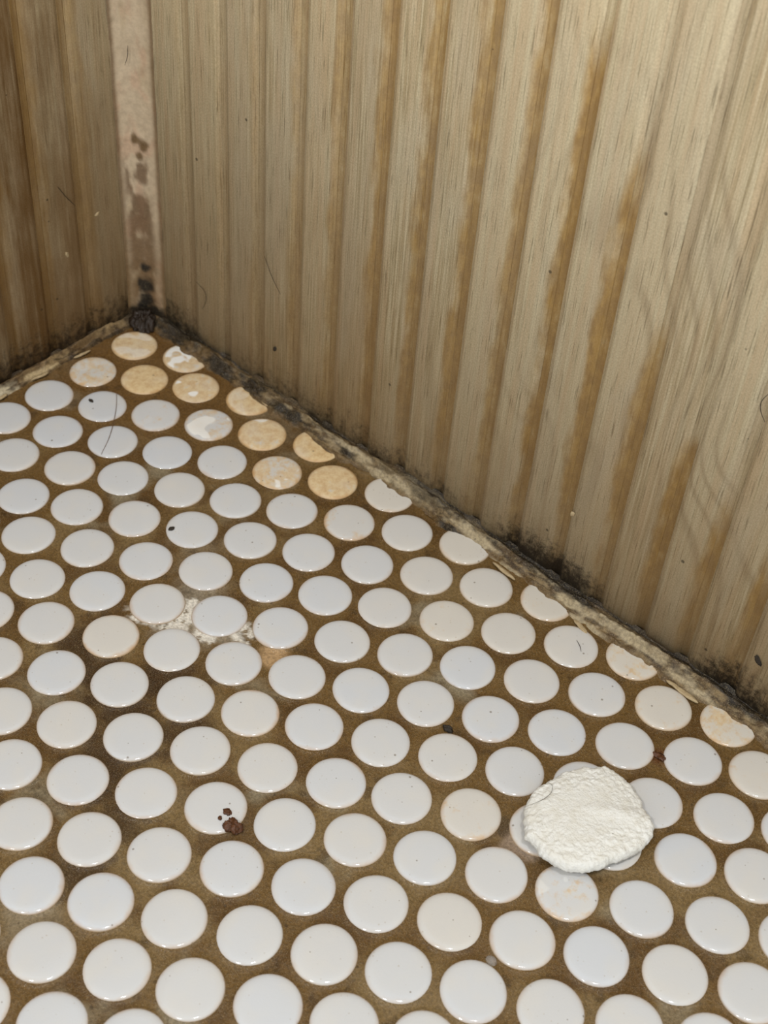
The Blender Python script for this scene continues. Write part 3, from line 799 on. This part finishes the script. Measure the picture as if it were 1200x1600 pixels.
def crumb(name, loc, r, mat, label, cat, seed, sz=0.7, amp=0.5, n=12):
    o = lumpy(name, r[0], r[1], r[2], mat, None, seed, n=n, amp=amp, freq=2.6)
    o.location = (loc[0] * MM, loc[1] * MM, (loc[2] + 0.25 * r[2] * 0.9) * MM)
    return tag(o, label, cat)
crumb('rust_crumb', (210.0, -148.6, -0.45), (2.6, 2.1, 1.7), MAT_RUST, 'large reddish-brown crumb at the rim of a white tile', 'crumb', 11, n=20, amp=0.7)
crumb('rust_crumb', (205.3, -146.4, 0.04), (1.3, 1.0, .45), MAT_RUST, 'small flat brown crumb near the middle of the white tile', 'crumb', 12, amp=0.8)
crumb('rust_crumb', (205.4, -149.3, 0.04), (.7, .6, .35), MAT_RUST, 'tiniest brown crumb, left of the large reddish-brown crumb', 'crumb', 13, amp=0.8)
crumb('rust_crumb', (286.6, -35.8, -0.75), (2.2, 1.0, .6), MAT_RUST, 'flat rusty-brown crumb in the grout right above the white lump', 'crumb', 18, amp=0.9)
crumb('dirt_speck', (104.2, -78.7, -0.02), (.8, 1.1, .5), MAT_SPECK, 'black oval speck on the left rim of a white tile', 'speck', 14)
crumb('dirt_speck', (29.8, -54.2, 0.04), (1.2, .7, .4), MAT_SPECK, 'dark green-grey speck beside the long brown hair', 'speck', 15)
crumb('lint', (231.8, -75.4, -0.85), (1.6, 1.0, .9), MAT_SPECK, 'dark lint clump in the grout between tiles, left of the white lump', 'lint', 16, amp=0.9)
dr = crumb('water_drop', (292.6, -127.9, -0.9), (1.7, 1.3, 1.4), MAT_DROP, 'clear water drop in the grout near the bottom of the picture', 'drop', 17, amp=0.12, n=16)
def wall_flake(loc, size, label, seed, rot, name='paint_fleck', mat=MAT_FLAKE):
    o = lumpy(name, size[0], size[1], size[2], mat, None, seed, n=10, amp=0.6, flat=False)
    o.location = Vector(loc) * MM; o.rotation_euler = rot
    return tag(o, label, 'fleck')
wall_flake((.15, -21.2, 56.5), (.3, 1.2, .7), 'pale curled fleck on the left panel nearest the corner', 21, (0.4, 0, 0))
wall_flake((.15, -37.0, 45.2), (.3, .7, 1.3), 'pale drip-shaped fleck low on the brown left panel', 22, (0.3, 0, 0))
wall_flake((218.3, -.15, 34.6), (.7, .3, 1.1), 'pale fleck low on the right panel above the white lump', 23, (0, 0.4, 0))
wall_flake((76.6, -.15, 23.6), (.7, .35, 1.2), 'dark fleck low on the right panel above the tan tiles', 24, (0, 0.3, 0), 'dirt_fleck', MAT_SPECK)
wall_flake((294.4, -.15, 23.3), (.9, .35, 1.8), 'dark oval fleck at the lower right of the right panel', 25, (0, -0.6, 0), 'dirt_fleck', MAT_SPECK)
